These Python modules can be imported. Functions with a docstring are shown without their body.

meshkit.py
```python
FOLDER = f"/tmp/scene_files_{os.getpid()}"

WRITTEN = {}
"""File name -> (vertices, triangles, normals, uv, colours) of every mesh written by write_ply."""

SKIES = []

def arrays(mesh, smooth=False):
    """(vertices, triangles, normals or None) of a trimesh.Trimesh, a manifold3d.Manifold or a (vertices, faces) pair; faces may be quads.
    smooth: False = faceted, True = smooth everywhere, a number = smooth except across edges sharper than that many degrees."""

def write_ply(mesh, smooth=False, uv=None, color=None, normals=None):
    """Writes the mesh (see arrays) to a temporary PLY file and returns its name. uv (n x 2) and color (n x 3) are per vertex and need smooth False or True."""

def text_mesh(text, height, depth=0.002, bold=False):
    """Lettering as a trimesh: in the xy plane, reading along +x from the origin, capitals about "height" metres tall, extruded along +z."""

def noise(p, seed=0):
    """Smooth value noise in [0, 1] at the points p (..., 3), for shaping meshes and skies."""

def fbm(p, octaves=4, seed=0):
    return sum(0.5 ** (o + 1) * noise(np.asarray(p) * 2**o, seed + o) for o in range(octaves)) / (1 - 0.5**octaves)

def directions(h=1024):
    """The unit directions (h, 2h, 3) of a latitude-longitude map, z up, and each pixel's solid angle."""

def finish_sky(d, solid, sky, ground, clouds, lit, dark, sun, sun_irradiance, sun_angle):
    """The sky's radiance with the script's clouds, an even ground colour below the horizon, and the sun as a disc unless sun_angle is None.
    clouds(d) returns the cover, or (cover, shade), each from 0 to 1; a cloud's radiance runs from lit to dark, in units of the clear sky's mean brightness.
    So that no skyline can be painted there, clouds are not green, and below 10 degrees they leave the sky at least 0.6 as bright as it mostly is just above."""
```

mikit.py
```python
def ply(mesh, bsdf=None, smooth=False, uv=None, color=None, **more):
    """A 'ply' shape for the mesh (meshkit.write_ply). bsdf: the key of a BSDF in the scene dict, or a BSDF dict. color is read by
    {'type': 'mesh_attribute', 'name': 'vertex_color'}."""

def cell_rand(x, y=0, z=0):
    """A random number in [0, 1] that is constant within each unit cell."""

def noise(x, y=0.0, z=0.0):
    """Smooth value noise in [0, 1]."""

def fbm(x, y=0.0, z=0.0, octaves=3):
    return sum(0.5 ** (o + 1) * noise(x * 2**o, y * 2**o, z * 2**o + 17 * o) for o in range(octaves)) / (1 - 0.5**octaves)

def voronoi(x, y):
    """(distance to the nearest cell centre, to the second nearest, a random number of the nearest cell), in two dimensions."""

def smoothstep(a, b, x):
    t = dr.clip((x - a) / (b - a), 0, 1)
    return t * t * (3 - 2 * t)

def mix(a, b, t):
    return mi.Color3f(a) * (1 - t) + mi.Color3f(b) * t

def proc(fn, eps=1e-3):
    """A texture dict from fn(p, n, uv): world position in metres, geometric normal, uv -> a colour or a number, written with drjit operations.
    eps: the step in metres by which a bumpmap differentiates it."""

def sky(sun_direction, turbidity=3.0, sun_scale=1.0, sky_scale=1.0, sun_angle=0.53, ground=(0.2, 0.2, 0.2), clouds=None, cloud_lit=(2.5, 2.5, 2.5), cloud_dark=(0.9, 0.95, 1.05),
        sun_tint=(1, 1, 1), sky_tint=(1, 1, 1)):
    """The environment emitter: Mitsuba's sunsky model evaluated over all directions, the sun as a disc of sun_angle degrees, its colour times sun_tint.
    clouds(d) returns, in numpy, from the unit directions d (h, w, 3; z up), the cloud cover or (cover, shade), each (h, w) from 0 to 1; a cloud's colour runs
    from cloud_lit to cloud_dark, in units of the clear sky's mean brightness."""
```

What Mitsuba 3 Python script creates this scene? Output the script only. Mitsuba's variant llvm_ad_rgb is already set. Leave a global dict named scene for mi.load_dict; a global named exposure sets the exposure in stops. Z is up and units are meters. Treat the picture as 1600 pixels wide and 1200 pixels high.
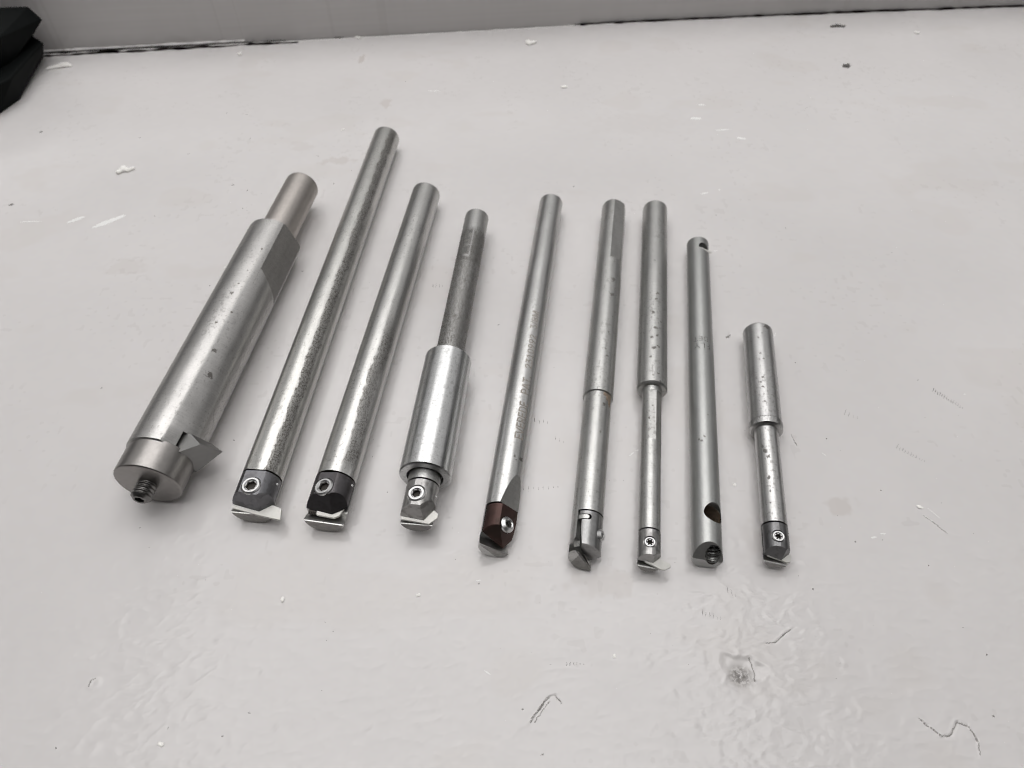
import math
import numpy as np, trimesh, mitsuba as mi, drjit as dr
import manifold3d as m3
from manifold3d import Manifold, CrossSection
from scipy.interpolate import RegularGridInterpolator
import meshkit, mikit
from mikit import proc, noise, fbm, smoothstep, mix

T = mi.ScalarTransform4f
rng = np.random.default_rng(7)
scene, labels = {}, {}

# ------------------------------------------------------------------ camera, light, exposure
PITCH, CAM_H = math.radians(49.741), 0.18242
scene['camera'] = {'type': 'thinlens', 'aperture_radius': 0.0007, 'focus_distance': 0.212, 'fov': 71.38, 'fov_axis': 'x', 'near_clip': 0.01, 'far_clip': 50.0,
                   'to_world': T().look_at(origin=[0, 0, CAM_H], target=[0, math.cos(PITCH), CAM_H - math.sin(PITCH)], up=[0, 0, 1])}
exposure = -0.29


def quad(cx, cy, z, hx, hy):
    v = np.array([[cx - hx, cy - hy, z], [cx + hx, cy - hy, z], [cx + hx, cy + hy, z], [cx - hx, cy + hy, z]])
    return trimesh.Trimesh(v, [[0, 2, 1], [0, 3, 2]], process=False)


def lamp(key, label, cx, cy, z, hx, hy, rad):
    scene[key] = mikit.ply(quad(cx, cy, z, hx, hy), 'lamp_face', emitter={'type': 'area', 'radiance': {'type': 'rgb', 'value': rad}})
    labels[key] = {'label': label, 'category': 'lamp'}


scene['lamp_face'] = {'type': 'diffuse', 'reflectance': {'type': 'rgb', 'value': 0.5}}
lamp('ceiling_lamp', 'bright white ceiling lamp panel hanging low above the painted wall', -0.10, 0.50, 1.15, 0.55, 0.75, [3.45, 3.39, 3.35])
lamp('ceiling_lamp_001', 'very wide dim white fill panel added for overall room light, the higher of the two', -0.3, 1.1, 1.32, 4.0, 1.9, [0.70, 0.69, 0.683])  # added emitter standing in for bright surroundings, not a real lamp

# ------------------------------------------------------------------ helpers
MM = 0.001
FRAME = {}                                        # tool number -> (point on axis, direction, side) in metres
for k, x0, x1, r in ((1, -98.604, -81.683, 9.986), (2, -69.790, -57.311, 5.832), (3, -47.208, -31.032, 5.747), (4, -21.776, -8.117, 7.633), (5, 3.153, 23.004, 4.763),
                     (6, 28.364, 49.931, 4.870), (7, 45.608, 66.605, 4.939), (8, 62.033, 84.374, 4.167), (9, 81.514, 105.655, 4.941)):
    P = np.array([x0, 150.0, r]) * MM
    d = np.array([x1 - x0, 150.0, 0.0]); d /= np.linalg.norm(d)
    FRAME[k] = (P, d, np.array([d[1], -d[0], 0.0]))


def lathe(prof, n=96):
    """prof: (t, r) in mm along the axis; the solid's axis is y."""
    prof = sorted(prof, key=lambda q: q[0]) if False else prof
    pts = [[0, prof[0][0]]] + [[r, t] for t, r in prof] + [[0, prof[-1][0]]]
    area = sum(a[0] * b[1] - b[0] * a[1] for a, b in zip(pts, pts[1:] + pts[:1]))
    if area < 0:
        pts = pts[::-1]
    return CrossSection([pts]).revolve(n).rotate([-90, 0, 0])


def rod(t0, t1, r, c0=0.3, c1=0.3, n=96):
    return lathe([(t0, r - c0), (t0 + c0, r), (t1 - c1, r), (t1, r - c1)] if c0 or c1 else [(t0, r), (t1, r)], n)


def box(u0, u1, t0, t1, w0, w1):
    return Manifold.cube([u1 - u0, t1 - t0, w1 - w0]).translate([u0, t0, w0])


def spin(m, phi):
    """turn about the axis: phi degrees from up towards the right"""
    return m.rotate([0, phi, 0])


def cyl_w(r, w0, w1, u=0.0, t=0.0, n=48, r1=None):
    """a cylinder along w (up)"""
    return Manifold.cylinder(w1 - w0, r, r if r1 is None else r1, n).translate([u, t, w0])


def plane_cut(m, p, n):
    """keep what lies behind the plane through p with the outward normal n"""
    n = np.asarray(n, float); n /= np.linalg.norm(n)
    return m.trim_by_plane((-n).tolist(), float(-(n @ np.asarray(p, float))))


def prism(poly, w0, w1):
    """polygon of (u, t) extruded along w"""
    a = sum(p[0] * q[1] - q[0] * p[1] for p, q in zip(poly, poly[1:] + poly[:1]))
    return CrossSection([poly if a > 0 else poly[::-1]]).extrude(w1 - w0).translate([0, 0, w0])


def tri(m):
    if isinstance(m, trimesh.Trimesh):
        return m
    me = m.to_mesh()
    return trimesh.Trimesh(np.array(me.vert_properties[:, :3]), np.array(me.tri_verts), process=False)


def slot_tw(poly, u0, u1):
    """polygon of (t, w) extruded along u"""
    a = sum(p[0] * q[1] - q[0] * p[1] for p, q in zip(poly, poly[1:] + poly[:1]))
    return CrossSection([poly if a > 0 else poly[::-1]]).extrude(u1 - u0).transform([[0, 0, 1, u0], [1, 0, 0, 0], [0, 1, 0, 0]])


def put(key, m, k, mat, smooth=7):
    """a mesh in tool k's own frame (u right, t along, w up; mm) as one entry"""
    P, d, s = FRAME[k]
    me = tri(m)
    v = np.asarray(me.vertices) * MM
    w = P + v[:, :1] * s + v[:, 1:2] * d + v[:, 2:3] * np.array([0, 0, 1.0])
    scene[key] = mikit.ply(trimesh.Trimesh(w, me.faces, process=False), mat, smooth=smooth)


def label(key, text, cat=None, group=None, kind=None):
    e = {'label': text}
    if cat: e['category'] = cat
    if group: e['group'] = group
    if kind: e['kind'] = kind
    labels[key] = e


# ------------------------------------------------------------------ materials
def metal_mat(name, k, base=0.5, rough=0.3, tint=(1.0, 1.0, 0.98), var=0.14, spots=(), band=None, extra=None, lines=0.08, speck=0.0, speck_cut=0.64, end_shade=None, flat_shade=None):
    """steel with stains, specks and painted shade laid out in the tool's own frame. spots: (t, angle, radius mm); band: (angle0, angle1, t0, t1, wobble, darkness)"""
    P, d, s = [list(map(float, q)) for q in FRAME[k]]
    R0 = P[2] / MM

    def wear_and_shade(p):
        q = [(p.x - P[0]) / MM, (p.y - P[1]) / MM, (p.z - P[2]) / MM]
        t = q[0] * d[0] + q[1] * d[1]
        u = q[0] * s[0] + q[1] * s[1]
        a = dr.atan2(u, q[2])
        arc = a * R0
        w = q[2]
        dark = mi.Float(0.0)
        if band:
            a0, a1, t0, t1, wob, amt = band
            edge = (fbm(t * 0.22, 3.0, k, 3) - 0.5) * wob + (noise(t * 1.4, arc * 1.1, 7.0) - 0.5) * 6
            deg = a * (180 / math.pi) + edge
            m = smoothstep(a0 - 1.5, a0 + 2.5, deg) * (1 - smoothstep(a1 - 9, a1 + 4, deg)) * smoothstep(t0 - 2, t0 + 3, t + edge * 0.1) * (1 - smoothstep(t1 - 8, t1 + 4, t))
            g = fbm(t * 2.6, arc * 3.0, k + 0.5, 3)
            dark = dr.maximum(dark, m * amt * (0.45 + 0.75 * smoothstep(0.36, 0.70, g)))
        for (st, sa, sr) in spots:
            du = (a - math.radians(sa)) * R0
            rr = dr.sqrt(dr.square(t - st) + dr.square(du)) / sr + (noise(t * 2.2, arc * 2.2, st) - 0.5) * 1.1
            dark = dr.maximum(dark, 0.68 * (1 - smoothstep(0.55, 1.05, rr)))
        if speck:
            g = fbm(t * 1.5 + k * 3.1, u * 1.7, w * 1.7, 2) + 0.35 * (fbm(t * 0.09 + k * 1.7, u * 0.2, w * 0.2, 2) - 0.5)
            dark = dr.maximum(dark, speck * smoothstep(speck_cut, speck_cut + 0.10, g))
        if end_shade:                                       # shade painted on the end face: a plane (point, normal) in the tool's frame
            pt, nn = end_shade
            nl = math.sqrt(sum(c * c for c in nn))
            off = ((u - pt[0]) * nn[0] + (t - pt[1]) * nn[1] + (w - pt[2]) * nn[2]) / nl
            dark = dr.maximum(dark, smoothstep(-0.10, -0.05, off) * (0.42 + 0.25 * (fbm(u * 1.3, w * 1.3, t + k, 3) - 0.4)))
        if flat_shade:                                     # dark reflection painted on a flat: (angle, height of the flat, first t, last t, darkness)
            ma, mh, mt0, mt1, md, ms = flat_shade
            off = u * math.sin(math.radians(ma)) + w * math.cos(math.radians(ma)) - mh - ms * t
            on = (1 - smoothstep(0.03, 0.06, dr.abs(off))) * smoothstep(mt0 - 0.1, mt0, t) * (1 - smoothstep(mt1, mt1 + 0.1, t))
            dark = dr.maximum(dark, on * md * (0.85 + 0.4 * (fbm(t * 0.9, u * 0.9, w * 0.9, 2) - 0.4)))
        if extra:
            dark = dr.maximum(dark, extra(t, a, arc))
        return t, u, w, dr.clip(dark, 0, 0.92)

    def colour(p, n, uv):
        t, u, w, dark = wear_and_shade(p)
        f = 1.0 + var * (fbm(t * 0.16 + k * 2.3, u * 0.5, w * 0.5, 3) - 0.5) * 2 + lines * (noise(t * 9.0, u * 0.25, w * 0.25) - 0.5) * 2
        f = f + 0.22 * (fbm(t * 3.3, u * 3.3, w * 3.3, 3) - 0.5)
        c = mi.Color3f(*[float(base * x) for x in tint]) * f
        return mix(c, mi.Color3f(0.055, 0.046, 0.038), dark)

    def roughness(p, n, uv):
        t, u, w, dark = wear_and_shade(p)
        return dr.clip(rough + 0.10 * (fbm(t * 0.3 + k + 9.0, u * 0.6, w * 0.6, 2) - 0.5) + 0.35 * dark, 0.06, 0.95)

    scene[name] = {'type': 'principled', 'base_color': proc(colour), 'roughness': proc(roughness), 'metallic': 1.0, 'specular': 0.5}


def plain(name, col, rough, metallic=1.0, spec=0.5, var=0.15, scale=900.0, dirt=0.0):
    def colour(p, n, uv):
        f = 1.0 + var * (fbm(p.x * scale, p.y * scale, p.z * scale, 3) - 0.5) * 2
        c = mi.Color3f(*col) * f
        return mix(c, mi.Color3f(0.03, 0.025, 0.02), dirt * smoothstep(0.5, 0.68, fbm(p.x * scale * 0.7, p.y * scale * 0.7, p.z * scale * 0.7 + 5.0, 3)))
    scene[name] = {'type': 'principled', 'base_color': proc(colour), 'roughness': rough, 'metallic': metallic, 'specular': spec}


metal_mat('steel_big', 1, flat_shade=(71, 8.15, 35.0, 70.0, 0.40, 0.0), end_shade=((0, -41.6, 0), (0, -1, 0)), base=0.440, rough=0.38, tint=(1.0, 0.985, 0.965), spots=[(28, 8, 0.7), (20, 25, 0.5), (33, 12, 0.4), (14, 10, 0.6), (52, 20, 0.5), (40, 15, 0.5), (3, 30, 0.8), (-6, 42, 1.1)],
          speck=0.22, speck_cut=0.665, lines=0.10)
metal_mat('steel_long', 2, end_shade=((0, -48.2, 0), (0, -1, 0)), base=0.490, rough=0.32, tint=(1.0, 0.995, 0.96), band=(25, 60, -40, 150, 12, 0.70), speck=0.22, speck_cut=0.66)
metal_mat('steel_mid', 3, end_shade=((0, -51.2, 0), (0, -1, 0)), base=0.490, rough=0.31, tint=(1.0, 0.995, 0.97), band=(20, 62, -35, 24, 22, 0.60), speck=0.30, speck_cut=0.68)


def shank4(t, a, arc):
    worn = smoothstep(2, 8, t) * (1 - smoothstep(73, 76, t + 3 * noise(arc, 2.0, 1.0)))
    g = fbm(t * 2.4, arc * 2.8, 3.3, 3)
    ring = smoothstep(53.5, 55.0, t + 1.5 * noise(arc * 0.7, t * 0.5, 4.0)) * (1 - smoothstep(72.0, 76.0, t + 4 * noise(arc * 0.8, 5.0, 1.0)))
    return dr.maximum(worn * (0.20 + 0.50 * smoothstep(0.40, 0.64, g)), ring * (0.42 + 0.3 * (fbm(t * 1.2, arc * 1.4, 8.0, 2) - 0.3)))


metal_mat('steel_sleeved', 4, end_shade=((0, -52.6, 0), (0, -1, 0)), base=0.420, rough=0.40, extra=shank4)
metal_mat('steel_sleeve', 4, base=0.580, rough=0.28, tint=(0.99, 1.0, 1.0), speck=0.22, speck_cut=0.60, var=0.08)
metal_mat('steel_marked', 5, flat_shade=(48, 11.3392, -47.5, -36.9, 0.38, 0.17822), end_shade=((0, -58.9, 0), (0.16, -1, 0.12)), base=0.510, rough=0.32, tint=(1.0, 1.0, 0.985), speck=0.20, speck_cut=0.68, spots=[(-31, 20, 0.5), (-31, 48, 0.8), (-32, 30, 0.35)])
metal_mat('steel_flat_end', 6, flat_shade=(26, 4.35, 59.0, 97.0, 0.22, 0.0), end_shade=((0, -62.0, 0), (0.1, -1, 0.08)), base=0.460, rough=0.36, tint=(1.0, 1.0, 0.975), speck=0.30, speck_cut=0.66,
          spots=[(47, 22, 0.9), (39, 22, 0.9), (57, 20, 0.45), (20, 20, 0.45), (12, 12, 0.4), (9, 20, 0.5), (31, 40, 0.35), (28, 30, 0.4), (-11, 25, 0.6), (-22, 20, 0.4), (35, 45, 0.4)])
metal_mat('steel_spotted', 7, end_shade=((0, -64.6, 0), (0, -1, 0)), base=0.450, rough=0.37, tint=(1.0, 1.0, 0.975), speck=0.30, speck_cut=0.65,
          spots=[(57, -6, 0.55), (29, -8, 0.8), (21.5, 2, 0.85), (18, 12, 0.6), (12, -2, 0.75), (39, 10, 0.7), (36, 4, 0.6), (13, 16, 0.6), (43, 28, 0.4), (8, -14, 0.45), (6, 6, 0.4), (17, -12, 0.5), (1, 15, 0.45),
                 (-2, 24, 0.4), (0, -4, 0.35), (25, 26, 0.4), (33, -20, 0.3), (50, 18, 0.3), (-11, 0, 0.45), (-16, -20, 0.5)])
metal_mat('steel_satin', 8, end_shade=((0, -58.9, 4.167), (0.05, -0.72, 0.69)), base=0.400, rough=0.42, tint=(0.985, 1.0, 0.98), spots=[(-25, -20, 0.55), (-23.5, -8, 0.4), (-15, 10, 0.35), (-24.5, -30, 0.4)], var=0.06, lines=0.03)
metal_mat('steel_short', 9, end_shade=((0, -63.4, 0), (0, -1, 0)), base=0.480, rough=0.33, tint=(1.0, 0.995, 0.985), speck=0.32, speck_cut=0.645,
          spots=[(17, -18, 0.45), (9.5, -14, 0.45), (7, -20, 0.5), (7, -4, 0.4), (-1, -12, 0.5), (-3, -20, 0.4), (-5, -14, 0.5), (-11, -14, 0.45), (-29, -30, 1.0), (-31, -18, 0.8), (-38.5, -22, 0.8), (-43, -22, 0.4), (-47, -24, 0.35), (-27, -40, 0.7),
                 (19, -2, 0.4), (22.5, 20, 1.2)])
plain('clamp_grey', (0.20, 0.20, 0.212), 0.42, 1.0, dirt=0.25)
plain('clamp_black', (0.105, 0.10, 0.105), 0.40, 1.0, dirt=0.2)
plain('clamp_steel', (0.36, 0.355, 0.35), 0.34, 1.0, dirt=0.35)
plain('clamp_dull', (0.178, 0.178, 0.182), 0.36, 1.0, dirt=0.3)
plain('clamp_brown', (0.060, 0.034, 0.030), 0.42, 0.75, var=0.5, scale=350.0, dirt=0.6)
plain('carbide', (0.50, 0.495, 0.47), 0.45, 0.5, var=0.08)
plain('bit_steel', (0.27, 0.27, 0.265), 0.42, 1.0, var=0.06)
plain('screw_steel', (0.62, 0.62, 0.62), 0.36, 1.0)
plain('screw_dark', (0.20, 0.195, 0.19), 0.36, 1.0, dirt=0.25)
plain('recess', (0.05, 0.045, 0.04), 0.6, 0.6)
plain('rust', (0.30, 0.235, 0.18), 0.55, 0.7, var=0.5)
plain('shank_tan', (0.46, 0.43, 0.405), 0.42, 1.0, var=0.08)
plain('collar_grey', (0.297, 0.284, 0.274), 0.36, 1.0, var=0.10)
plain('stamp_dark', (0.27, 0.245, 0.22), 0.6, 0.35, var=0.4, scale=1500.0)
plain('stamp_grey', (0.11, 0.11, 0.105), 0.6, 0.2)
plain('paint_white', (0.80, 0.79, 0.76), 0.6, 0.0, var=0.05)
plain('grit_dark', (0.10, 0.095, 0.09), 0.7, 0.0)
plain('scuff_dark', (0.20, 0.19, 0.185), 0.6, 0.0, var=0.5)
plain('shaving_pale', (0.62, 0.61, 0.58), 0.4, 0.3)
plain('machine_black', (0.006, 0.007, 0.007), 0.55, 0.0, spec=0.04)
plain('gap_black', (0.012, 0.011, 0.010), 0.9, 0.0)


def paint(name, col, rough, streak=False):
    def colour(p, n, uv):
        x, y, z = p.x / MM, p.y / MM, p.z / MM
        f = 1.0 + 0.05 * (fbm(x * 0.018, y * 0.018, 1.0, 3) - 0.5) * 2 + 0.025 * (fbm(x * 0.3, y * 0.3, 4.0, 2) - 0.5)
        if streak:
            f = f + 0.07 * (fbm(x * 0.02, z * 0.7, 2.0, 3) - 0.5)
        c = mi.Color3f(*col) * f
        st = smoothstep(0.62, 0.74, fbm(x * 0.035 + 3.0, y * 0.05, 8.0, 3))
        c = mix(c, mi.Color3f(col[0] * 0.90, col[1] * 0.87, col[2] * 0.83), 0.22 * st)
        for (sx, sy, sa, sb, sk) in ((-82, 387, 1.6, 6, 0.30), (-64, 340, 3.5, 5, 0.22), (-79, 288, 9, 3.5, 0.20), (96, 108, 5, 4, 0.20), (24, 84, 10, 4.5, 0.16), (-98, 300, 8, 5, 0.10), (73, 96, 8, 9, 0.10), (-150, 215, 9, 6, 0.10), (60, 320, 30, 12, 0.04)):
            rr = dr.sqrt(dr.square((x - sx) / sa) + dr.square((y - sy) / sb)) + 1.2 * (fbm(x * 0.35, y * 0.35, sx, 2) - 0.5)
            c = mix(c, mi.Color3f(0.30, 0.245, 0.20), sk * (1 - smoothstep(0.5, 1.1, rr)))
        rc = dr.sqrt(dr.square(x - 57.0) + dr.square((y - 59.3) * 1.1))
        pit = (1 - smoothstep(1.4, 3.4, rc)) * smoothstep(0.42, 0.58, fbm(x * 2.2, y * 2.2, 6.0, 3))
        c = mix(c, mi.Color3f(0.10, 0.09, 0.085), 0.9 * pit)
        c = mix(c, mi.Color3f(0.30, 0.285, 0.27), 0.45 * (1 - smoothstep(2.4, 4.2, rc)))
        d = smoothstep(0.80, 0.86, noise(x * 0.55, y * 0.55, 21.0)) * smoothstep(0.5, 0.7, noise(x * 0.06, y * 0.06, 11.0))
        return mix(c, mi.Color3f(0.30, 0.28, 0.26), 0.10 * d)
    scene[name] = {'type': 'principled', 'base_color': proc(colour), 'roughness': rough, 'metallic': 0.0, 'specular': 0.5}


paint('table_paint', (0.560, 0.545, 0.540), 0.19)
paint('wall_paint', (0.52, 0.505, 0.50), 0.42, True)

# ------------------------------------------------------------------ the table top, painted, with brush relief, scratches and chips
WALL = [(-420.0, 373.0), (-254.6, 394.1), (-87.6, 414.4), (75.5, 434.8), (190.0, 446.5), (312.0, 456.2), (420.0, 463.0)]


def wall_y(x):
    return np.interp(x, [q[0] for q in WALL], [q[1] for q in WALL])


def seg_dist(X, Y, a, b):
    a, b = np.asarray(a, float), np.asarray(b, float)
    L = b - a; l2 = L @ L
    h = np.clip(((X - a[0]) * L[0] + (Y - a[1]) * L[1]) / l2, 0, 1)
    return np.hypot(X - a[0] - h * L[0], Y - a[1] - h * L[1]), h


HEIGHT = []


def table_mesh():
    xs = np.concatenate([np.arange(-420, -200, 4.0), np.arange(-200, -150, 1.2), np.arange(-150, 160, 0.5), np.arange(160, 200, 1.2), np.arange(200, 421, 4.0)])
    ys = np.concatenate([np.arange(-160, 20, 6.0), np.arange(20, 110, 0.38), np.arange(110, 150, 0.55), np.arange(150, 250, 1.0), np.arange(250, 470, 2.5)])
    X, Y = np.meshgrid(xs, ys, indexing='ij')
    flat = np.stack([X, Y, 0 * X], -1)
    front = np.clip((125 - Y + 0.22 * np.abs(X - 20) * 0) / 60, 0, 1)                       # thicker, rougher paint towards the front edge
    front = front * (0.35 + 0.65 * np.clip((X + 150) / 120, 0, 1))
    Z = 0.35 * (meshkit.fbm(flat * 0.02, 3, 1) - 0.5)
    Z += 0.035 * (meshkit.fbm(flat * np.array([0.10, 0.35, 1]), 3, 4) - 0.5)
    n1 = meshkit.fbm(flat * np.array([0.22, 0.40, 1]), 4, 9)
    Z += front * 0.13 * (1 - np.abs(2 * n1 - 1)) ** 4
    n2 = meshkit.noise(flat * 0.42, 31) * meshkit.noise(flat * 0.13, 5)
    Z += front * 0.25 * np.clip(n2 - 0.46, 0, 1)
    r = np.random.default_rng(11)

    def local(cx, cy, rad, fn):
        i0, i1 = np.searchsorted(xs, [cx - rad, cx + rad]); j0, j1 = np.searchsorted(ys, [cy - rad, cy + rad])
        if i1 > i0 and j1 > j0:
            Z[i0:i1, j0:j1] += fn(X[i0:i1, j0:j1], Y[i0:i1, j0:j1])
    for i in range(3500):                                                                    # short scuffs, lumps and scratches in the brushed paint
        cx = r.uniform(-145, 160); cy = 30 + 125 * r.uniform() ** 1.5
        a = r.normal(0.5, 0.45) if r.uniform() < np.clip((70 - cx) / 100, 0.05, 0.95) else r.normal(2.35, 0.4)
        L = r.uniform(0.6, 2.6) * (3.5 if r.uniform() < 0.05 else 1)
        dv = np.array([math.cos(a), math.sin(a)]) * L / 2
        amp = r.uniform(0.025, 0.10) * (1 if cy < 100 else 0.45) * (0.45 + 0.55 * np.clip((cx + 130) / 90, 0, 1)) * r.choice([-0.6, 1, 1, 1]); wd = r.uniform(0.26, 0.5)
        if L > 3: amp *= 0.5; wd = 0.35
        local(cx, cy, L / 2 + 3, lambda x, y: amp * np.exp(-(seg_dist(x, y, (cx - dv[0], cy - dv[1]), (cx + dv[0], cy + dv[1]))[0] / wd) ** 2))
    # chipped crater, lifted paint edges
    def crater(x, y):
        th = np.arctan2(y - 60.2, x - 57.6)
        rad = np.hypot((x - 57.6) / 4.9, (y - 60.2) / 4.3) / (1 + 0.16 * np.sin(3 * th + 0.7) + 0.10 * np.sin(5 * th + 2.0) + 0.06 * np.sin(9 * th))
        return -0.55 * np.exp(-rad ** 6) + 0.22 * np.exp(-((rad - 1.12) / 0.14) ** 2) * (0.35 + 0.65 * (np.sin(th - 0.3) > -0.2)) + 0.25 * np.exp(-((x - 55.0) ** 2 + (y - 62.5) ** 2) / 1.1)
    local(57.6, 60.2, 10, crater)
    local(56.8, 59.6, 4, lambda x, y: 0.5 * (meshkit.noise(np.stack([x * 2.0, y * 2.0, x * 0], -1), 3) - 0.5) * np.exp(-(np.hypot(x - 56.8, y - 59.4) / 2.2) ** 4))

    def edge(pts, drop, w=0.5):
        """a lifted paint edge: a sharp step down on one side of a polyline"""
        for a, b in zip(pts, pts[1:]):
            a, b = np.array(a), np.array(b); L = np.linalg.norm(b - a); nn = np.array([-(b - a)[1], (b - a)[0]]) / L

            def fn(x, y):
                dd, h = seg_dist(x, y, a, b)
                sgn = (x - a[0]) * nn[0] + (y - a[1]) * nn[1]
                return drop * np.exp(-(dd / w) ** 2) * np.where(sgn > 0, 1, -1.2)
            local((a[0] + b[0]) / 2, (a[1] + b[1]) / 2, L / 2 + 3, fn)
    edge([(97.6, 49.4), (99.2, 47.6), (101.4, 45.4), (103.6, 45.6), (106.4, 48.6), (108.7, 47.8), (109.6, 44.5), (108.7, 41.3)], 0.16)
    edge([(4.4, 48.4), (6.6, 51.4), (9.1, 54.4), (10.6, 54.8), (12.1, 52.6)], 0.15, 0.45)
    edge([(65.0, 67.6), (67.6, 67.8), (70.2, 69.8), (72.5, 71.2)], 0.12, 0.4)
    edge([(76.0, 176.2), (77.6, 178.2), (80.6, 178.6), (81.6, 176.0)], 0.12, 0.5)
    local(-103.4, 57.4, 4, lambda x, y: 0.2 * np.exp(-((np.hypot(x + 103.4, y - 57.4) - 1.1) / 0.35) ** 2))
    # bank the sheet flat where the tools stand so that they rest on it
    Z -= Z.max() * 0
    keep = np.ones_like(Z)
    for k, (P, d, s) in FRAME.items():
        u = (X - P[0] / MM) * s[0] + (Y - P[1] / MM) * s[1]; t = (X - P[0] / MM) * d[0] + (Y - P[1] / MM) * d[1]
        keep = np.minimum(keep, 1 - np.exp(-(u / 4.0) ** 2) * (t > -70) * (t < 155))
    Z = np.clip(Z, -0.7, 0.5) * keep - 0.12 * (1 - keep) * 0
    # fold the back edge up to the wall
    Y2 = np.where(Y > 300, 300 + (Y - 300) * (wall_y(X) - np.interp(X, [20, 90], [0.5, -0.9]) - 300) / (ys[-1] - 300), Y)
    nx, ny = X.shape
    idx = np.arange(nx * ny).reshape(nx, ny)
    f = np.stack([idx[:-1, :-1], idx[1:, :-1], idx[1:, 1:], idx[:-1, 1:]], -1).reshape(-1, 4)
    f = np.vstack([f[:, [0, 1, 2]], f[:, [0, 2, 3]]])
    HEIGHT.append(RegularGridInterpolator((xs, ys), Z, bounds_error=False, fill_value=0.0))
    return trimesh.Trimesh(np.stack([X, Y2, Z], -1).reshape(-1, 3) * MM, f, process=False)


scene['table_top'] = mikit.ply(table_mesh(), 'table_paint', smooth=True)
label('table_top', 'worn table top painted glossy pale grey under the tools', kind='structure')


def strips(segs, w, z=0.03, taper=True):
    """thin dark score lines pressed in the paint, each a sliver of its own thickness"""
    out = []
    for a, b, ww in segs:
        a, b = np.array(a), np.array(b); dv = b - a; L = np.linalg.norm(dv); nn = np.array([-dv[1], dv[0]]) / L * ww / 2
        m = (a + b) / 2
        p = [a, m + nn, b, m - nn] if taper else [a - nn, a + nn * 0.8, m + nn * 1.25, b + nn * 0.8, b - nn, m - nn * 0.7]
        h0 = [float(HEIGHT[0](q)[0]) for q in p]
        base = [[q[0], q[1], h - 0.3] for q, h in zip(p, h0)]; top = [[q[0], q[1], h + z] for q, h in zip(p, h0)]
        out.append(trimesh.convex.convex_hull(np.array(base + top)))
    me = trimesh.util.concatenate(out)
    me.apply_scale(MM)
    return me


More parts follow.
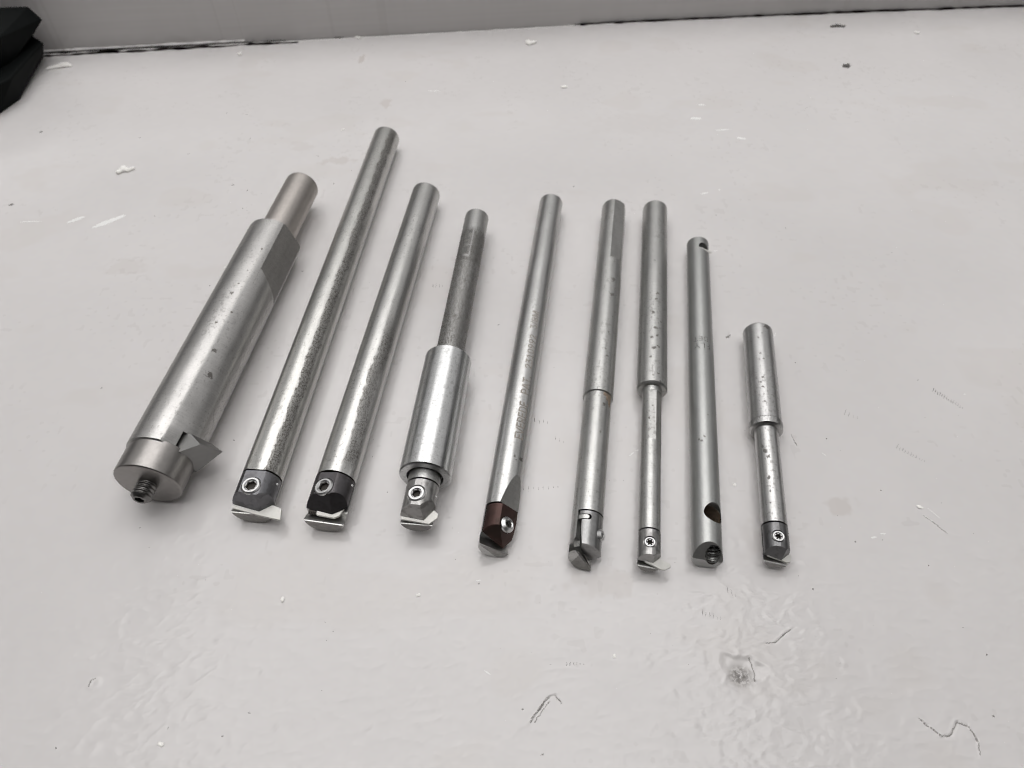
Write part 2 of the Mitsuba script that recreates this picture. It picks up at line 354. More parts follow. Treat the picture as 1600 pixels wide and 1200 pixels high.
segs = []
for a0, b0, a1, b1, n, w in (((139.6, 150.9), (141.2, 153.3), (146.4, 143.6), (147.9, 145.7), 14, 0.30), ((119.5, 127.8), (121.0, 129.8), (126.5, 123.1), (127.6, 124.5), 11, 0.24), ((7.4, 137.8), (7.2, 140.7), (11.5, 137.6), (11.3, 140.2), 4, 0.26),
                           ((3.4, 112.6), (3.4, 114.6), (13.7, 113.7), (13.8, 115.5), 8, 0.16), ((13.8, 61.6), (13.9, 62.9), (18.0, 61.7), (18.1, 63.2), 6, 0.2), ((50.1, 74.5), (50.3, 76.2), (54.8, 73.3), (54.8, 75.3), 6, 0.22),
                           ((-30.0, 202.1), (-30.0, 205.0), (-26.2, 202.1), (-26.6, 205.7), 4, 0.22), ((107.2, 140.7), (109.3, 144.6), (111.2, 139.6), (111.7, 141.7), 4, 0.18), ((13.7, 130.8), (13.8, 133.3), (16.0, 129.8), (16.2, 132.5), 3, 0.16),
                           ((58.0, 80.3), (58.1, 82.8), (59.9, 79.6), (59.8, 81.7), 3, 0.18)):
    for i in range(n):
        h = i / max(n - 1, 1)
        f = (1 - 0.45 * h) * rng.uniform(0.75, 1.1)
        A = np.array(a0) * (1 - h) + np.array(a1) * h; Bq = np.array(b0) * (1 - h) + np.array(b1) * h
        segs.append((A + rng.normal(0, 0.08, 2), A + (Bq - A) * f, w * (1 - 0.5 * h)))
scene['table_top__score_mark'] = mikit.ply(strips(segs, 0.2), 'scuff_dark')
label('table_top__score_mark', 'rows of short dark score marks pressed into the paint', kind='stuff')
segs = []
for pts, w in (([(97.6, 49.3), (99.2, 47.5), (101.4, 45.3), (103.6, 45.5), (106.4, 48.4), (108.7, 47.6), (109.7, 44.4), (108.8, 41.2)], 0.42), ([(4.4, 48.3), (5.2, 49.8), (6.6, 51.4), (8.0, 53.4), (9.1, 54.2)], 0.7),
               ([(5.4, 48.3), (7.0, 50.6), (9.2, 53.2)], 0.3), ([(10.6, 54.6), (12.0, 52.7)], 0.35), ([(65.0, 67.4), (67.6, 67.6), (70.2, 69.6), (72.3, 71.0)], 0.3), ([(60.0, 63.8), (60.6, 60.0), (60.2, 57.8)], 0.4),
               ([(76.0, 176.0), (77.8, 177.6)], 0.9), ([(-104.4, 56.5), (-104.3, 58.2), (-103.2, 58.6)], 0.35), ([(119.2, 104.6), (121.5, 102.0), (124.0, 98.5)], 0.25), ([(88.4, 133.5), (89.0, 129.0)], 0.3)):
    for a, b in zip(pts, pts[1:]):
        a, b = np.array(a), np.array(b)
        L = max(1, int(np.linalg.norm(b - a) / 0.7)); q = [a + (b - a) * i / L + (rng.normal(0, 0.09, 2) if 0 < i < L else 0) for i in range(L + 1)]
        segs += [(u, v, w * rng.uniform(0.45, 0.9)) for u, v in zip(q, q[1:])]
scene['table_top__paint_crack'] = mikit.ply(strips(segs, 0.3, 0.05, False), 'crack_dark')
plain('crack_dark', (0.26, 0.25, 0.24), 0.7, 0.0, var=0.6, scale=700.0)
label('table_top__paint_crack', 'dark cracks and lifted chip edges in the paint', kind='stuff')


def lump(pts, r, seed, squash=0.6):
    """an irregular crumb: hulls of small balls, roughened"""
    parts = []
    for (x, y), rr in zip(pts, r):
        s_ = Manifold.sphere(rr, 16).scale([1, 1, squash]).translate([x, y, rr * squash * 0.8])
        parts.append(s_)
    m = parts[0]
    for a, b in zip(parts, parts[1:]):
        m = m + Manifold.batch_hull([a, b])
    me = tri(m.refine_to_length(0.35))
    v = np.array(me.vertices)
    v += (np.stack([meshkit.noise(v * 1.9 + 9 * i, seed + i) for i in range(3)], -1) - 0.5) * 0.55 * min(r)
    v[:, 2] = np.maximum(v[:, 2], 0.0)
    return trimesh.Trimesh(v, me.faces, process=False)


def crumb(key, x, y, pts, r, mat, text, cat, group=None, seed=1, squash=0.6, rot=0.0):
    me = lump(pts, r, seed, squash)
    me.apply_transform(trimesh.transformations.rotation_matrix(rot, [0, 0, 1]))
    me.apply_translation([x, y, -0.05]); me.apply_scale(MM)
    scene[key] = mikit.ply(me, mat, smooth=40)
    label(key, text, cat, group)


crumb('paint_crumb', -173.6, 279.9, [(-2.2, -1.8), (-0.8, 0.9), (0.8, -0.4), (3.0, 1.2)], [1.2, 1.6, 1.0, 1.0], 'paint_white', 'small white crumb lying on the table left of the thick stepped bar', 'crumb', seed=3)
crumb('paint_crumb_001', 10.8, 405.8, [(-1.6, 0.2), (-1.0, -1.6), (1.8, 0.4)], [1.7, 1.1, 1.3], 'paint_white', 'round white double crumb near the middle of the wall', 'crumb', seed=5)
crumb('paint_crumb_002', -243.0, 378.0, [(-5.0, -2.4), (-1.5, -0.8), (2.5, 1.2), (5.2, 0.4)], [1.3, 1.6, 2.2, 1.2], 'paint_white', 'long white flake beside the foot of the black machine base', 'crumb', seed=8, squash=0.45)
crumb('paint_crumb_003', -87.4, 413.0, [(-1.2, 0), (1.2, -0.9)], [0.9, 0.8], 'paint_white', 'small white crumb tight against the wall behind the longest bar', 'crumb', seed=12)
SPECK = ['white speck on bare table behind the engraved bar, midway to the wall', 'round white speck close to the wall between its black gaps at left', 'white speck near the wall at the far right',
         'white speck in front of the sleeved bar tip', 'white speck in front of the two clamped bars at left', 'brightest white speck on the table right of the short bar', 'small white speck right between the drilled bar and the short bar heads',
         'tiny white speck below the spotted bar, near the front of the table', 'white speck nearest the lower left corner of the table', 'white speck just left of the far end of the long bar']
for i, (x, y, r) in enumerate(((27.2, 355.5, 1.1), (-149.6, 392.6, 1.2), (232.6, 418.7, 1.1), (-25.2, 80.3, 0.5), (-61.3, 79.0, 0.55), (119.2, 107.1, 0.6), (66.7, 114.8, 0.45), (26.0, 64.1, 0.4), (-82.4, 43.6, 0.55), (-81.2, 314.4, 0.6))):
    crumb('paint_speck' + (f'_{i:03d}' if i else ''), x, y, [(-0.5 * r, 0), (0.5 * r, 0.3 * r)], [r, 0.8 * r], 'paint_white', SPECK[i], 'speck', 'white specks scattered over the table', seed=20 + i, squash=0.5, rot=i * 1.1)
crumb('grit_crumb', 179.9, 378.4, [(-1.0, 0), (0.9, 0.3), (0.4, -1.0)], [1.1, 1.2, 0.8], 'grit_dark', 'dark grey lump of grit on the table far right', 'grit', seed=41)
crumb('grit_crumb_001', 190.1, 427.1, [(-4.0, 0), (-0.5, 0.8), (3.4, 0.2)], [0.8, 1.0, 0.7], 'grit_dark', 'long dark sliver of grit lying close to the wall', 'grit', seed=44)


def chip_sheet(pts, z=0.03):
    out = []
    for x, y, L, w, a in pts:
        n = 10
        ang = np.linspace(0, 2 * np.pi, n, endpoint=False)
        q = np.stack([np.cos(ang) * L / 2, np.sin(ang) * w / 2 * rng.uniform(0.6, 1.15, n)], 1)
        ca, sa = math.cos(a), math.sin(a)
        q = q @ np.array([[ca, sa], [-sa, ca]]) + [x, y]
        hh = HEIGHT[0](q)
        pts3 = np.vstack([np.c_[q, hh - 0.35], np.c_[q, hh + z]])
        out.append(trimesh.convex.convex_hull(pts3))
    me = trimesh.util.concatenate(out); me.apply_scale(MM)
    return me


scene['table_top__paint_smear'] = mikit.ply(chip_sheet([(-167.6, 243.0, 14.0, 3.0, 0.66), (-181.7, 244.3, 7.5, 2.0, 0.62), (90.0, 325.0, 5.5, 2.4, 0.0), (101.5, 314.4, 8.0, 1.1, 0.1), (108.5, 307.0, 4.5, 1.9, -0.2), (95.0, 337.9, 4.0, 1.4, 0.1),
                                                        (83.5, 262.8, 3.4, 1.1, 0.3), (90.4, 265.2, 1.2, 0.9, 0), (-200.0, 243.0, 9, 0.6, 0.05), (105.7, 98.6, 1.7, 0.5, 0.0), (102.6, 97.4, 1.8, 0.6, 0.1), (-111.7, 214.3, 0.9, 0.7, 0), (81.1, 224.0, 1.6, 0.5, 0),
                                                        (-6.1, 60.0, 2.0, 0.35, -0.6), (93.7, 177.5, 2.0, 0.3, 1.2), (-40, 352, 7, 0.8, 0.0), (96.7, 125.9, 2.3, 0.3, -0.9), (120.8, 103.0, 5.5, 0.3, -0.85), (122.6, 105.2, 4.5, 0.25, -0.95),
                                                        (150.0, 150.0, 0.9, 0.4, 0), (60.6, 109.0, 1.0, 0.3, 0.4), (37.0, 126.0, 2.2, 0.35, 0.7), (39.0, 127.5, 1.4, 0.3, 0.2), (-9.2, 84.5, 1.3, 0.3, .2)]), 'smear_white')
plain('smear_white', (0.70, 0.70, 0.69), 0.5, 0.0, var=0.05)
label('table_top__paint_smear', 'small white smears and bare scratches in the grey paint', kind='stuff')
dd = []
for i in range(60):
    dd.append((rng.uniform(-190, 190), 40 + 330 * rng.uniform() ** 1.3, rng.uniform(0.3, 0.9), rng.uniform(0.3, 0.6), rng.uniform(0, 3)))
for x, y, q in ((-213.5, 254.6, 2.2), (-225.5, 312.7, 2.0), (-175.6, 328.1, 1.4), (-122.6, 269.1, 1.2), (-115.1, 264.8, 1.0), (109.8, 113.0, 0.6), (76.9, 176.2, 1.0), (-9.0, 83.6, 0.7), (56.6, 59.4, 1.0)):
    dd.append((x, y, q, q * 0.7, 0.4))
for i in range(16):
    q = rng.uniform(0.15, 0.4)
    dd.append((57.0 + rng.normal(0, 1.1), 59.3 + rng.normal(0, 0.95), q, q * 0.6, rng.uniform(0, 3)))
for i in range(70):
    dd.append((rng.normal(20, 70), 55 + 120 * rng.uniform(), rng.uniform(0.12, 0.3), rng.uniform(0.1, 0.25), rng.uniform(0, 3)))
scene['table_top__dirt_fleck'] = mikit.ply(chip_sheet(dd, 0.04), 'scuff_dark')
label('table_top__dirt_fleck', 'tiny dark dirt flecks all over the grey paint', kind='stuff')


# ------------------------------------------------------------------ the low wall behind, with its broken paint joint
def wall_mesh():
    xs = np.arange(-420, 421, 2.0); zs = np.concatenate([[-8, 0, 0.8, 1.6], np.arange(3, 49, 3.0)])
    X, Z = np.meshgrid(xs, zs, indexing='ij')
    p = np.stack([X, 0 * X, Z], -1)
    bump = 0.04 * (meshkit.fbm(p @ np.array([[0.010, 0.004, 0.03], [0, 1, 0], [0.02, 0.1, 0.33]]), 3, 3) - 0.5) + 0.06 * (meshkit.fbm(p @ np.array([[0.03, 0.01, 0.012], [0, 1, 0], [0.02, 0, 0.06]]), 3, 8) - 0.5)
    Y = wall_y(X) + bump
    nx, ny = X.shape
    idx = np.arange(nx * ny).reshape(nx, ny)
    front = np.stack([X, Y, Z], -1).reshape(-1, 3)
    f = np.stack([idx[:-1, :-1], idx[1:, :-1], idx[1:, 1:], idx[:-1, 1:]], -1).reshape(-1, 4)
    f = np.vstack([f[:, [0, 1, 2]], f[:, [0, 2, 3]]])
    back = front + [0, 22, 0]; m = len(front)
    fb = f[:, ::-1] + m
    rim = np.concatenate([idx[:, -1]]); side = []
    for a, b in zip(rim, rim[1:]):
        side += [[a, b, b + m], [a, b + m, a + m]]
    return trimesh.Trimesh(np.vstack([front, back]) * MM, np.vstack([f, fb, side]), process=False)


scene['wall'] = mikit.ply(wall_mesh(), 'wall_paint', smooth=40)
label('wall', 'low upright board painted grey standing along the back of the table', kind='structure')


def joint_bead(x0, x1, amp, seed, r=1.0, off=-0.6, zc=0.2):
    """a ragged bead of paint along the foot of the wall"""
    xs = np.arange(x0, x1, 0.8)
    q = np.stack([xs * 0.12, xs * 0 + seed, xs * 0], -1)
    wob = (meshkit.fbm(q, 3, seed) - 0.5); rad = r * np.clip(0.35 + 1.5 * meshkit.fbm(q * 1.7, 2, seed + 5) - 0.3, 0.15, 2)
    ang = np.linspace(0, 2 * np.pi, 9)[:-1]
    Y = wall_y(xs) + off + amp * wob
    v = np.stack([np.repeat(xs, 8), (Y[:, None] + rad[:, None] * np.cos(ang)).ravel(), (zc + rad[:, None] * 0.7 * np.sin(ang)).ravel()], 1)
    f = []
    for i in range(len(xs) - 1):
        for j in range(8):
            a, b = i * 8 + j, i * 8 + (j + 1) % 8
            f += [[a, a + 8, b + 8], [a, b + 8, b]]
    me = trimesh.Trimesh(v * MM, f, process=True)
    if me.volume < 0: me.invert()
    return me


def gap(x0, x1, seed, w):
    xs = np.arange(x0, x1, 0.8)
    q = np.stack([xs * 0.15, xs * 0 + seed, xs * 0], -1)
    Y = wall_y(xs)
    fr = np.clip((meshkit.fbm(q, 3, seed) - 0.28) * 2.2, 0.05, 1.3) * w
    fr *= np.clip(np.minimum((xs - x0) / 6, (x1 - xs) / 6), 0.03, 1)
    v = []
    for x, y, g in zip(xs, Y, fr):
        v += [[x, y - g - 0.4, -0.4], [x, y - g - 0.4, 0.25], [x, y + 0.8, 0.4], [x, y + 0.8, -0.4]]
    f = []
    for i in range(len(xs) - 1):
        for j in range(4):
            a, b = i * 4 + j, i * 4 + (j + 1) % 4
            f += [[a, b, b + 4], [a, b + 4, a + 4]]
    me = trimesh.Trimesh(np.array(v) * MM, f, process=False)
    if me.volume < 0: me.invert()
    return me


ms = [gap(-262, -240, 2, 1.3), gap(-236, -166, 3, 0.75), gap(-160, -146, 5, 0.4), gap(-141, -128, 8, 0.6), gap(-101, -96, 9, 1.2), gap(36, 42, 15, 1.3), gap(298, 330, 19, 0.5)]
scene['wall__joint_gap'] = mikit.ply(trimesh.util.concatenate(ms), 'gap_black', smooth=20)
label('wall__joint_gap', 'broken black gap along the foot of the board')
scene['wall__paint_ridge'] = mikit.ply(trimesh.util.concatenate([joint_bead(-275, -120, 2.2, 4, 1.1, -3.4, 0.1), joint_bead(-275, -150, 0.5, 7, 0.8, -0.1, 1.3), joint_bead(-125, 60, 0.8, 5, 0.7, -1.6, 0.0), joint_bead(40, 330, 1.0, 6, 0.9, -0.8, 0.2)]), 'ridge_paint', smooth=50)
label('wall__paint_ridge', 'ragged pale ridge of paint along the foot of the board')
plain('ridge_paint', (0.66, 0.645, 0.635), 0.45, 0.0, var=0.06, scale=300.0)

# ------------------------------------------------------------------ the black machine base in the far left corner
lower = np.array([(-257.5, 388.5, 0.0), (-250.0, 343.0, 0.0), (-253.5, 329.5, 0.0), (-300, 300, 0), (-340, 300, 0), (-340, 378, 0), (-260.0, 389.5, 10.5), (-249.5, 381.0, 9.5), (-247.0, 340.0, 10.5), (-253.0, 327.0, 10.5), (-300, 298, 10.5), (-340, 298, 10.5), (-340, 378, 10.5)])
upper = np.array([(-257.5, 389.0, 12.0), (-254.0, 356.0, 12.0), (-259.0, 342.0, 12.0), (-300, 315, 12.0), (-340, 315, 12), (-340, 378, 12),
                  (-251.5, 388.0, 26.0), (-247.0, 386.5, 21.0), (-250.5, 353.0, 26.0), (-256, 338, 26.0), (-300, 312, 26), (-340, 312, 26), (-340, 377, 26), (-262, 386, 26.5)])


def rounded_hull(p, r):
    return tri(Manifold.batch_hull([Manifold.sphere(r, 16).translate(q.tolist()) for q in p]))


for key, p, r in (('machine_base__foot', lower + [0, 0, 1.3], 1.3), ('machine_base__block', upper, 0.8)):
    me = rounded_hull(p, r); me.apply_scale(MM)
    scene[key] = mikit.ply(me, 'machine_black', smooth=35)
label('machine_base', 'black two layered machine base cut off by the left edge, against the wall', 'machine base')
me = tri(Manifold.cylinder(2.0, 3.2, 3.2, 32)); me.apply_translation([-261.0, 330.5, 9.0])
me.apply_scale(MM)
scene['machine_base__bolt_head'] = mikit.ply(me, 'screw_dark', smooth=30)


# ------------------------------------------------------------------ boring tool pieces
def screw(r, head_h, phi, t, w, kind='hex', lip=0.25, hexr=None):
    """a socket screw whose head stands at height w above the axis of its tool; returns (head, recess floor)"""
    head = lathe([(0.0, r), (head_h - lip, r), (head_h, r - lip)], 56).rotate([90, 0, 0])         # axis along +w
    hr = hexr or r * 0.55
    if kind == 'hex':
        sock = Manifold.cylinder(3.0, hr, hr, 6).rotate([0, 0, 20])
    else:
        sock = Manifold.cylinder(3.0, hr * 0.72, hr * 0.72, 24)
        for i in range(6):
            a = i * math.pi / 3
            sock = sock + Manifold.cylinder(3.0, hr * 0.27, hr * 0.27, 16).translate([hr * 0.74 * math.cos(a), hr * 0.74 * math.sin(a), 0])
    sock = sock.translate([0, 0, head_h - 1.7])
    cone = Manifold.cylinder(hr * 0.25, hr * 0.95, hr * 1.2, 32).translate([0, 0, head_h - hr * 0.22])
    head = head - sock - cone
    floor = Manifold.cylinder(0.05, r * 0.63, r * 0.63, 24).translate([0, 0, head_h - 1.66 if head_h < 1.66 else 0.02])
    mv = lambda m: spin(m.translate([0, t, w]), phi)
    return mv(head), mv(floor)


def bore(m, phi, t, w, r):
    """the counterbore and shank hole of a screw"""
    return m - spin(cyl_w(r + 0.14, w, 20, 0, t, 56), phi) - spin(cyl_w(r * 0.66, w - 1.7, 20, 0, t, 40), phi)


def add_screw(key, k, phi, t, w, r, h, mat='screw_steel', kind='hex', hexr=None, lip=0.25):
    hd, fl = screw(r, h, phi, t, w, kind, lip, hexr)
    put(key, hd, k, mat, 30)
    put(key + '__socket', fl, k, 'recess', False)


def wrap_text(text, height, r, t0, t1=None, bold=False, lift=0.012, depth=0.03):
    """lettering bent round a cylinder: x runs along the axis, y round it"""
    me = meshkit.text_mesh(text, height, depth, bold)
    v, f = trimesh.remesh.subdivide_to_size(me.vertices, me.faces, height * 0.22, max_iter=8)
    return np.array(v), f


HALF = 60.0


def half_cut(w0, t_slit, t_far=-200):
    """what is cut away above the seat in front of the slit"""
    return box(-30, 30, t_far, t_slit, w0, 40)


# --- 1: thick stepped bar with a square tool bit
k = 1
body = lathe([(-32.6, 9.55), (-32.2, 9.95), (-32.0, 9.99), (68.6, 9.99), (69.2, 9.4)], 160)
flat = prism([(-20, 49), (-5.5, 43), (-3, 40.6), (0, 38.9), (5.6, 36.8), (20, 34), (20, 90), (-20, 90)], 8.15, 30)
body = body - spin(flat, 71)
groove = box(-20, 20, -80, -11.0, 9.58, 30) + Manifold.cube([60, 40, 40]).translate([-30, -40, 0]).rotate([2.2, 0, 0]).translate([0, 0.0, 10.0])
body = body - spin(groove, 48) - spin(box(-2.7, 2.9, -33.3, -26.6, 6, 30), 64)
put('stepped_boring_bar__body', body, k, 'steel_big')
put('stepped_boring_bar__shank', lathe([(60, 6.7), (103.6, 6.7), (104.2, 6.45), (104.5, 6.0)], 128), k, 'shank_tan', 40)
collar = lathe([(-41.6, 8.9), (-41.2, 9.35), (-40.9, 9.5), (-32.0, 9.5)], 160) - cyl_w(0, 0, 1) if False else lathe([(-41.6, 8.9), (-41.25, 9.38), (-40.9, 9.5), (-32.0, 9.5)], 160)
put('stepped_boring_bar__collar', collar, k, 'collar_grey', 40)
thread = []
for i in range(0, 36):
    tt = -41.2 - i * 0.13
    thread.append((tt, 2.45 + 0.42 * (0.5 + 0.5 * math.cos(2 * math.pi * i / 8.5))))
thread = thread[::-1]
thread = [(thread[0][0] - 0.9, 1.9), (thread[0][0] - 0.35, 2.45)] + thread + [(-38, 2.6)]
scr = lathe(thread, 64) - Manifold.cylinder(3.6, 1.45, 1.45, 6).rotate([-90, 0, 0]).translate([0, thread[0][0] - 0.2, 0])
put('stepped_boring_bar__set_screw', scr, k, 'screw_dark', 45)
put('stepped_boring_bar__set_screw__socket', Manifold.cylinder(0.1, 1.5, 1.5, 24).rotate([-90, 0, 0]).translate([0, thread[0][0] + 2.2, 0]), k, 'recess', False)
bit = trimesh.convex.convex_hull(np.array([(8.1, -33.3, 5.7), (8.5, -26.6, 5.2), (13.1, -30.4, 6.0), (17.0, -28.3, 0.0), (9.2, -33.0, -5.0), (13.6, -26.9, 1.6), (12.5, -25.8, -4.0), (4, -32.8, 4.5), (4, -26.4, 4.5), (4, -32.5, -5), (4, -26, -5)]))
put('stepped_boring_bar__tool_bit', bit, k, 'bit_steel', False)
label('stepped_boring_bar', 'thickest grey steel bar with stepped tan shank and a square bit jutting from its side', 'boring bar')


# --- heads shared by the clamped bars
def ledge_body(shank, r, phi, w0, t_slit, t_end, lip_t=0.3, lip_tilt=24):
    """shank: the whole rod; mills the seat from the slit to the end, leaves the half-moon end"""
    m = shank - spin(box(-30, 30, t_end - 20, t_slit, w0, 40), phi)
    return m - spin(Manifold.cube([60, 3.3, 40]).translate([-30, 0, 0]).rotate([-lip_tilt, 0, 0]).translate([0, t_end + lip_t, w0 + 0.02]), phi)


def clamp_block(r, phi, w0, t_slit, bottom, flat_phi, flat_depth, ridge_t, ridge_u=1.6, gap_t=0.42):
    """the clamp: upper part of the round, flat on top, two facets in front. bottom: (u, t) points left, apex, right of its lower front edge in the ledge frame"""
    m = rod(bottom[1][1] - 3, t_slit - gap_t, r, 0, 0.12)
    m = spin(m, -phi)
    m = m ^ box(-30, 30, -300, 300, w0, 40)
    L, A, Rr = [np.array([q[0], q[1], w0]) for q in bottom]
    wt = r - flat_depth
    top = np.array([ridge_u, ridge_t, wt])
    for a, b, c in ((L, A, top), (A, Rr, top)):
        nrm = np.cross(b - a, c - a)
        if nrm[1] > 0: nrm = -nrm
        m = plane_cut(m, a, nrm)
    m = spin(m, phi)
    return plane_cut(m, (wt * math.sin(math.radians(flat_phi)), 0, wt * math.cos(math.radians(flat_phi))), (math.sin(math.radians(flat_phi)), 0, math.cos(math.radians(flat_phi))))


def window(phi, r, t_apex, t_slit, depth):
    """a flat that starts at t_apex and is 'depth' deep at the slit"""
    a = math.degrees(math.atan2(depth, t_apex - t_slit))
    return spin(Manifold.cube([60, 60, 40]).translate([-30, -60, 0]).rotate([a, 0, 0]).translate([0, t_apex, r]), phi)


# --- 2: the longest bar
k, r = 2, 5.832
m = ledge_body(rod(-48.2, 148.4, r, 0.35, 0.7), r, 2, -0.7, -36.8, -48.2)
m = m - window(-3, r, -26.5, -36.8, 0.85)
put('long_boring_bar__shank', m, k, 'steel_long')
put('long_boring_bar__clamp', bore(clamp_block(r * 0.995, 2, -0.25, -36.8, [(-6.2, -45.7), (2.3, -47.4), (5.2, -45.1)], -3, 0.85, -45.3, 1.9), -2, -42.3, r - 1.35, 2.72), k, 'clamp_grey', 8)
add_screw('long_boring_bar__screw', k, -2, -42.3, r - 1.35, 2.72, 0.95, hexr=1.62, lip=0.35)
put('long_boring_bar__insert', spin(prism([(-5.7, -46.2), (-5.6, -46.9), (2.0, -48.35), (8.85, -49.3), (8.2, -45.8), (4, -44.5), (-4, -44.0)], -1.15, -0.3), 2), k, 'carbide', False)
put('long_boring_bar__clamp_pin', Manifold.sphere(0.42, 16).translate([5.55, -39.3, 1.55]), k, 'screw_steel', True)
label('long_boring_bar', 'longest slender steel bar with a dark stain stripe, second from the left', 'boring bar')

# --- 3
k, r = 3, 5.747
m = ledge_body(rod(-51.2, 105.2, r, 0.35, 0.7), r, 5, -0.55, -37.6, -51.2)
put('medium_boring_bar__shank', m, k, 'steel_mid')
put('medium_boring_bar__clamp', bore(clamp_block(r * 1.01, 0, 0.45, -37.6, [(-5.9, -47.6), (1.9, -48.7), (4.9, -46.7)], -10, 0.62, -45.4, 1.2), -13, -42.8, r - 1.15, 2.72), k, 'clamp_black', 8)
add_screw('medium_boring_bar__screw', k, -13, -42.8, r - 1.15, 2.72, 1.0, hexr=1.62, lip=0.35)
put('medium_boring_bar__insert', spin(prism([(-2.6, -48.4), (-2.4, -49.2), (2.7, -49.6), (4.0, -48.7), (4.7, -46.4), (-1.5, -45.5)], -0.5, 0.3), 2), k, 'carbide', False)
teeth = [box(-4.9 + i * 0.5, -4.65 + i * 0.5, -49.0, -48.0, -0.5, 0.3) for i in range(5)]
put('medium_boring_bar__serrated_strip', Manifold.batch_boolean(teeth + [box(-5.0, -2.6, -48.3, -47.0, -0.5, 0.2)], m3.OpType.Add), k, 'recess', False)
put('medium_boring_bar__clamp_pin', Manifold.sphere(0.4, 16).translate([5.5, -39.6, 1.6]), k, 'screw_steel', True)
label('medium_boring_bar', 'plain steel bar with a black clamp head, third from the left', 'boring bar')

# --- 4: bar in a sleeve
k, r = 4, 4.67
m = ledge_body(rod(-52.6, 86.0, r, 0.3, 0.8), r, 0, -0.8, -40.4, -52.6)
put('sleeved_boring_bar__shank', m, k, 'steel_sleeved')
sl = lathe([(-37.6, 7.25), (-37.2, 7.63), (8.0, 7.63), (8.4, 7.2)], 128) - lathe([(-42, 5.4), (-35.5, 5.4), (-35.0, 4.7), (12, 4.7)], 96)
put('sleeved_boring_bar__sleeve', sl, k, 'steel_sleeve', 30)
put('sleeved_boring_bar__clamp', bore(clamp_block(r * 1.0, 0, 0.0, -40.4, [(-4.6, -50.6), (2.0, -51.4), (4.0, -48.5)], -7, 0.12, -49.4, 1.0), -8, -45.6, r - 0.9, 2.55), k, 'clamp_steel', 8)
add_screw('sleeved_boring_bar__screw', k, -8, -45.6, r - 0.9, 2.55, 0.95, hexr=1.35, lip=0.4)
put('sleeved_boring_bar__insert', spin(prism([(-4.4, -51.0), (-4.2, -51.5), (3.6, -52.3), (5.6, -50.3), (5.6, -49.0), (4.4, -48.0), (-3, -48.0)], -0.75, -0.1), 0), k, 'carbide', False)
put('sleeved_boring_bar__clamp_pin', Manifold.sphere(0.36, 16).translate([4.45, -44.4, 1.3]), k, 'screw_steel', True)
label('sleeved_boring_bar', 'dark thin bar pushed through a bright polished steel sleeve', 'boring bar')
# worn label stamp: a raised frame with blurred marks
P, d, s = FRAME[4]


def bent(poly_boxes, r, lift, depth):
    """flat plates (angle degrees, t) bent round the shank"""
    out = []
    for a0, a1, t0, t1 in poly_boxes:
        n = max(2, int(abs(a1 - a0) / 3))
        A = np.radians(np.linspace(a0, a1, n))
        ri, ro = r - depth, r + lift
        v = []
        for t in (t0, t1):
            for rr in (ri, ro):
                v += [[rr * math.sin(x), t, rr * math.cos(x)] for x in A]
        f = []
        g = lambda ti, ro_, i: (ti * 2 + ro_) * n + i
        for i in range(n - 1):
            f += [[g(0, 1, i), g(0, 1, i + 1), g(1, 1, i + 1)], [g(0, 1, i), g(1, 1, i + 1), g(1, 1, i)]]
            for ti in (0, 1):
                f += [[g(ti, 0, i), g(ti, 0, i + 1), g(ti, 1, i + 1)], [g(ti, 0, i), g(ti, 1, i + 1), g(ti, 1, i)]]
        for i in (0, n - 1):
            f += [[g(0, 0, i), g(0, 1, i), g(1, 1, i)], [g(0, 0, i), g(1, 1, i), g(1, 0, i)]]
        me = trimesh.Trimesh(v, f, process=False)
        trimesh.repair.fix_normals(me)
        out.append(me)
    return trimesh.util.concatenate(out)


put('sleeved_boring_bar__stamp_frame', bent([(-42, -37, 57, 73), (6, 11, 57, 73), (-42, 11, 72.3, 73.2), (-42, 11, 56.2, 57.4), (-40, 6, 62.6, 63.2), (-38, -30, 63, 66)], r, 0.03, 0.3), k, 'clamp_steel', False)
put('sleeved_boring_bar__stamp', bent([(-34, -4, 58.2, 61.8), (-30, -8, 64.0, 65.0), (-28, -2, 66.2, 67.2), (-34, -20, 69, 70.0), (-16, 2, 70, 71.8), (-22, -12, 67.5, 69.6)], r, 0.02, 0.3), k, 'stamp_grey', False)

# --- 5: marked bar with the red-brown clamp
k, r = 5, 4.763
ph = 33
m = ledge_body(rod(-59.3, 100.2, r, 0.35, 0.6), r, ph, -0.55, -46.9, -59.3)
n_end = np.array([0.16, -1.0, 0.12])
m = plane_cut(m, (0, -58.9, 0), n_end)
m = m - window(48, r, -36.9, -47.0, 1.8)
put('engraved_boring_bar__shank', m, k, 'steel_marked')
cl = clamp_block(r * 0.99, ph, -0.1, -46.9, [(-4.3, -55.8), (2.4, -58.0), (5.1, -54.2)], 44, 1.0, -54.6, -1.5)
put('engraved_boring_bar__clamp', bore(cl, 42, -52.8, r - 1.5, 2.25), k, 'clamp_brown', 8)
add_screw('engraved_boring_bar__screw', k, 42, -52.8, r - 1.5, 2.25, 1.35, 'screw_steel', lip=0.7, hexr=1.15)
label('engraved_boring_bar', 'bright steel bar with engraved lettering and a dark red brown clamp head', 'boring bar')


def text_along(key, text, height, t0, t1, a_top, a_bot, mat):
    me = meshkit.text_mesh(text, height, 0.04, True)
    v, f = trimesh.remesh.subdivide_to_size(me.vertices, me.faces, 0.6, max_iter=10)
    v = np.array(v)
    x, y, z = v.T
    t = t0 + (x - x.min()) / np.ptp(x) * (t1 - t0)
    a = np.radians(a_bot + (y - 0) / height * (a_top - a_bot))
    rr = r - 0.02 + z
    put(key, trimesh.Trimesh(np.stack([rr * np.sin(a), t, rr * np.cos(a)], 1), f, process=False), k, mat, False)


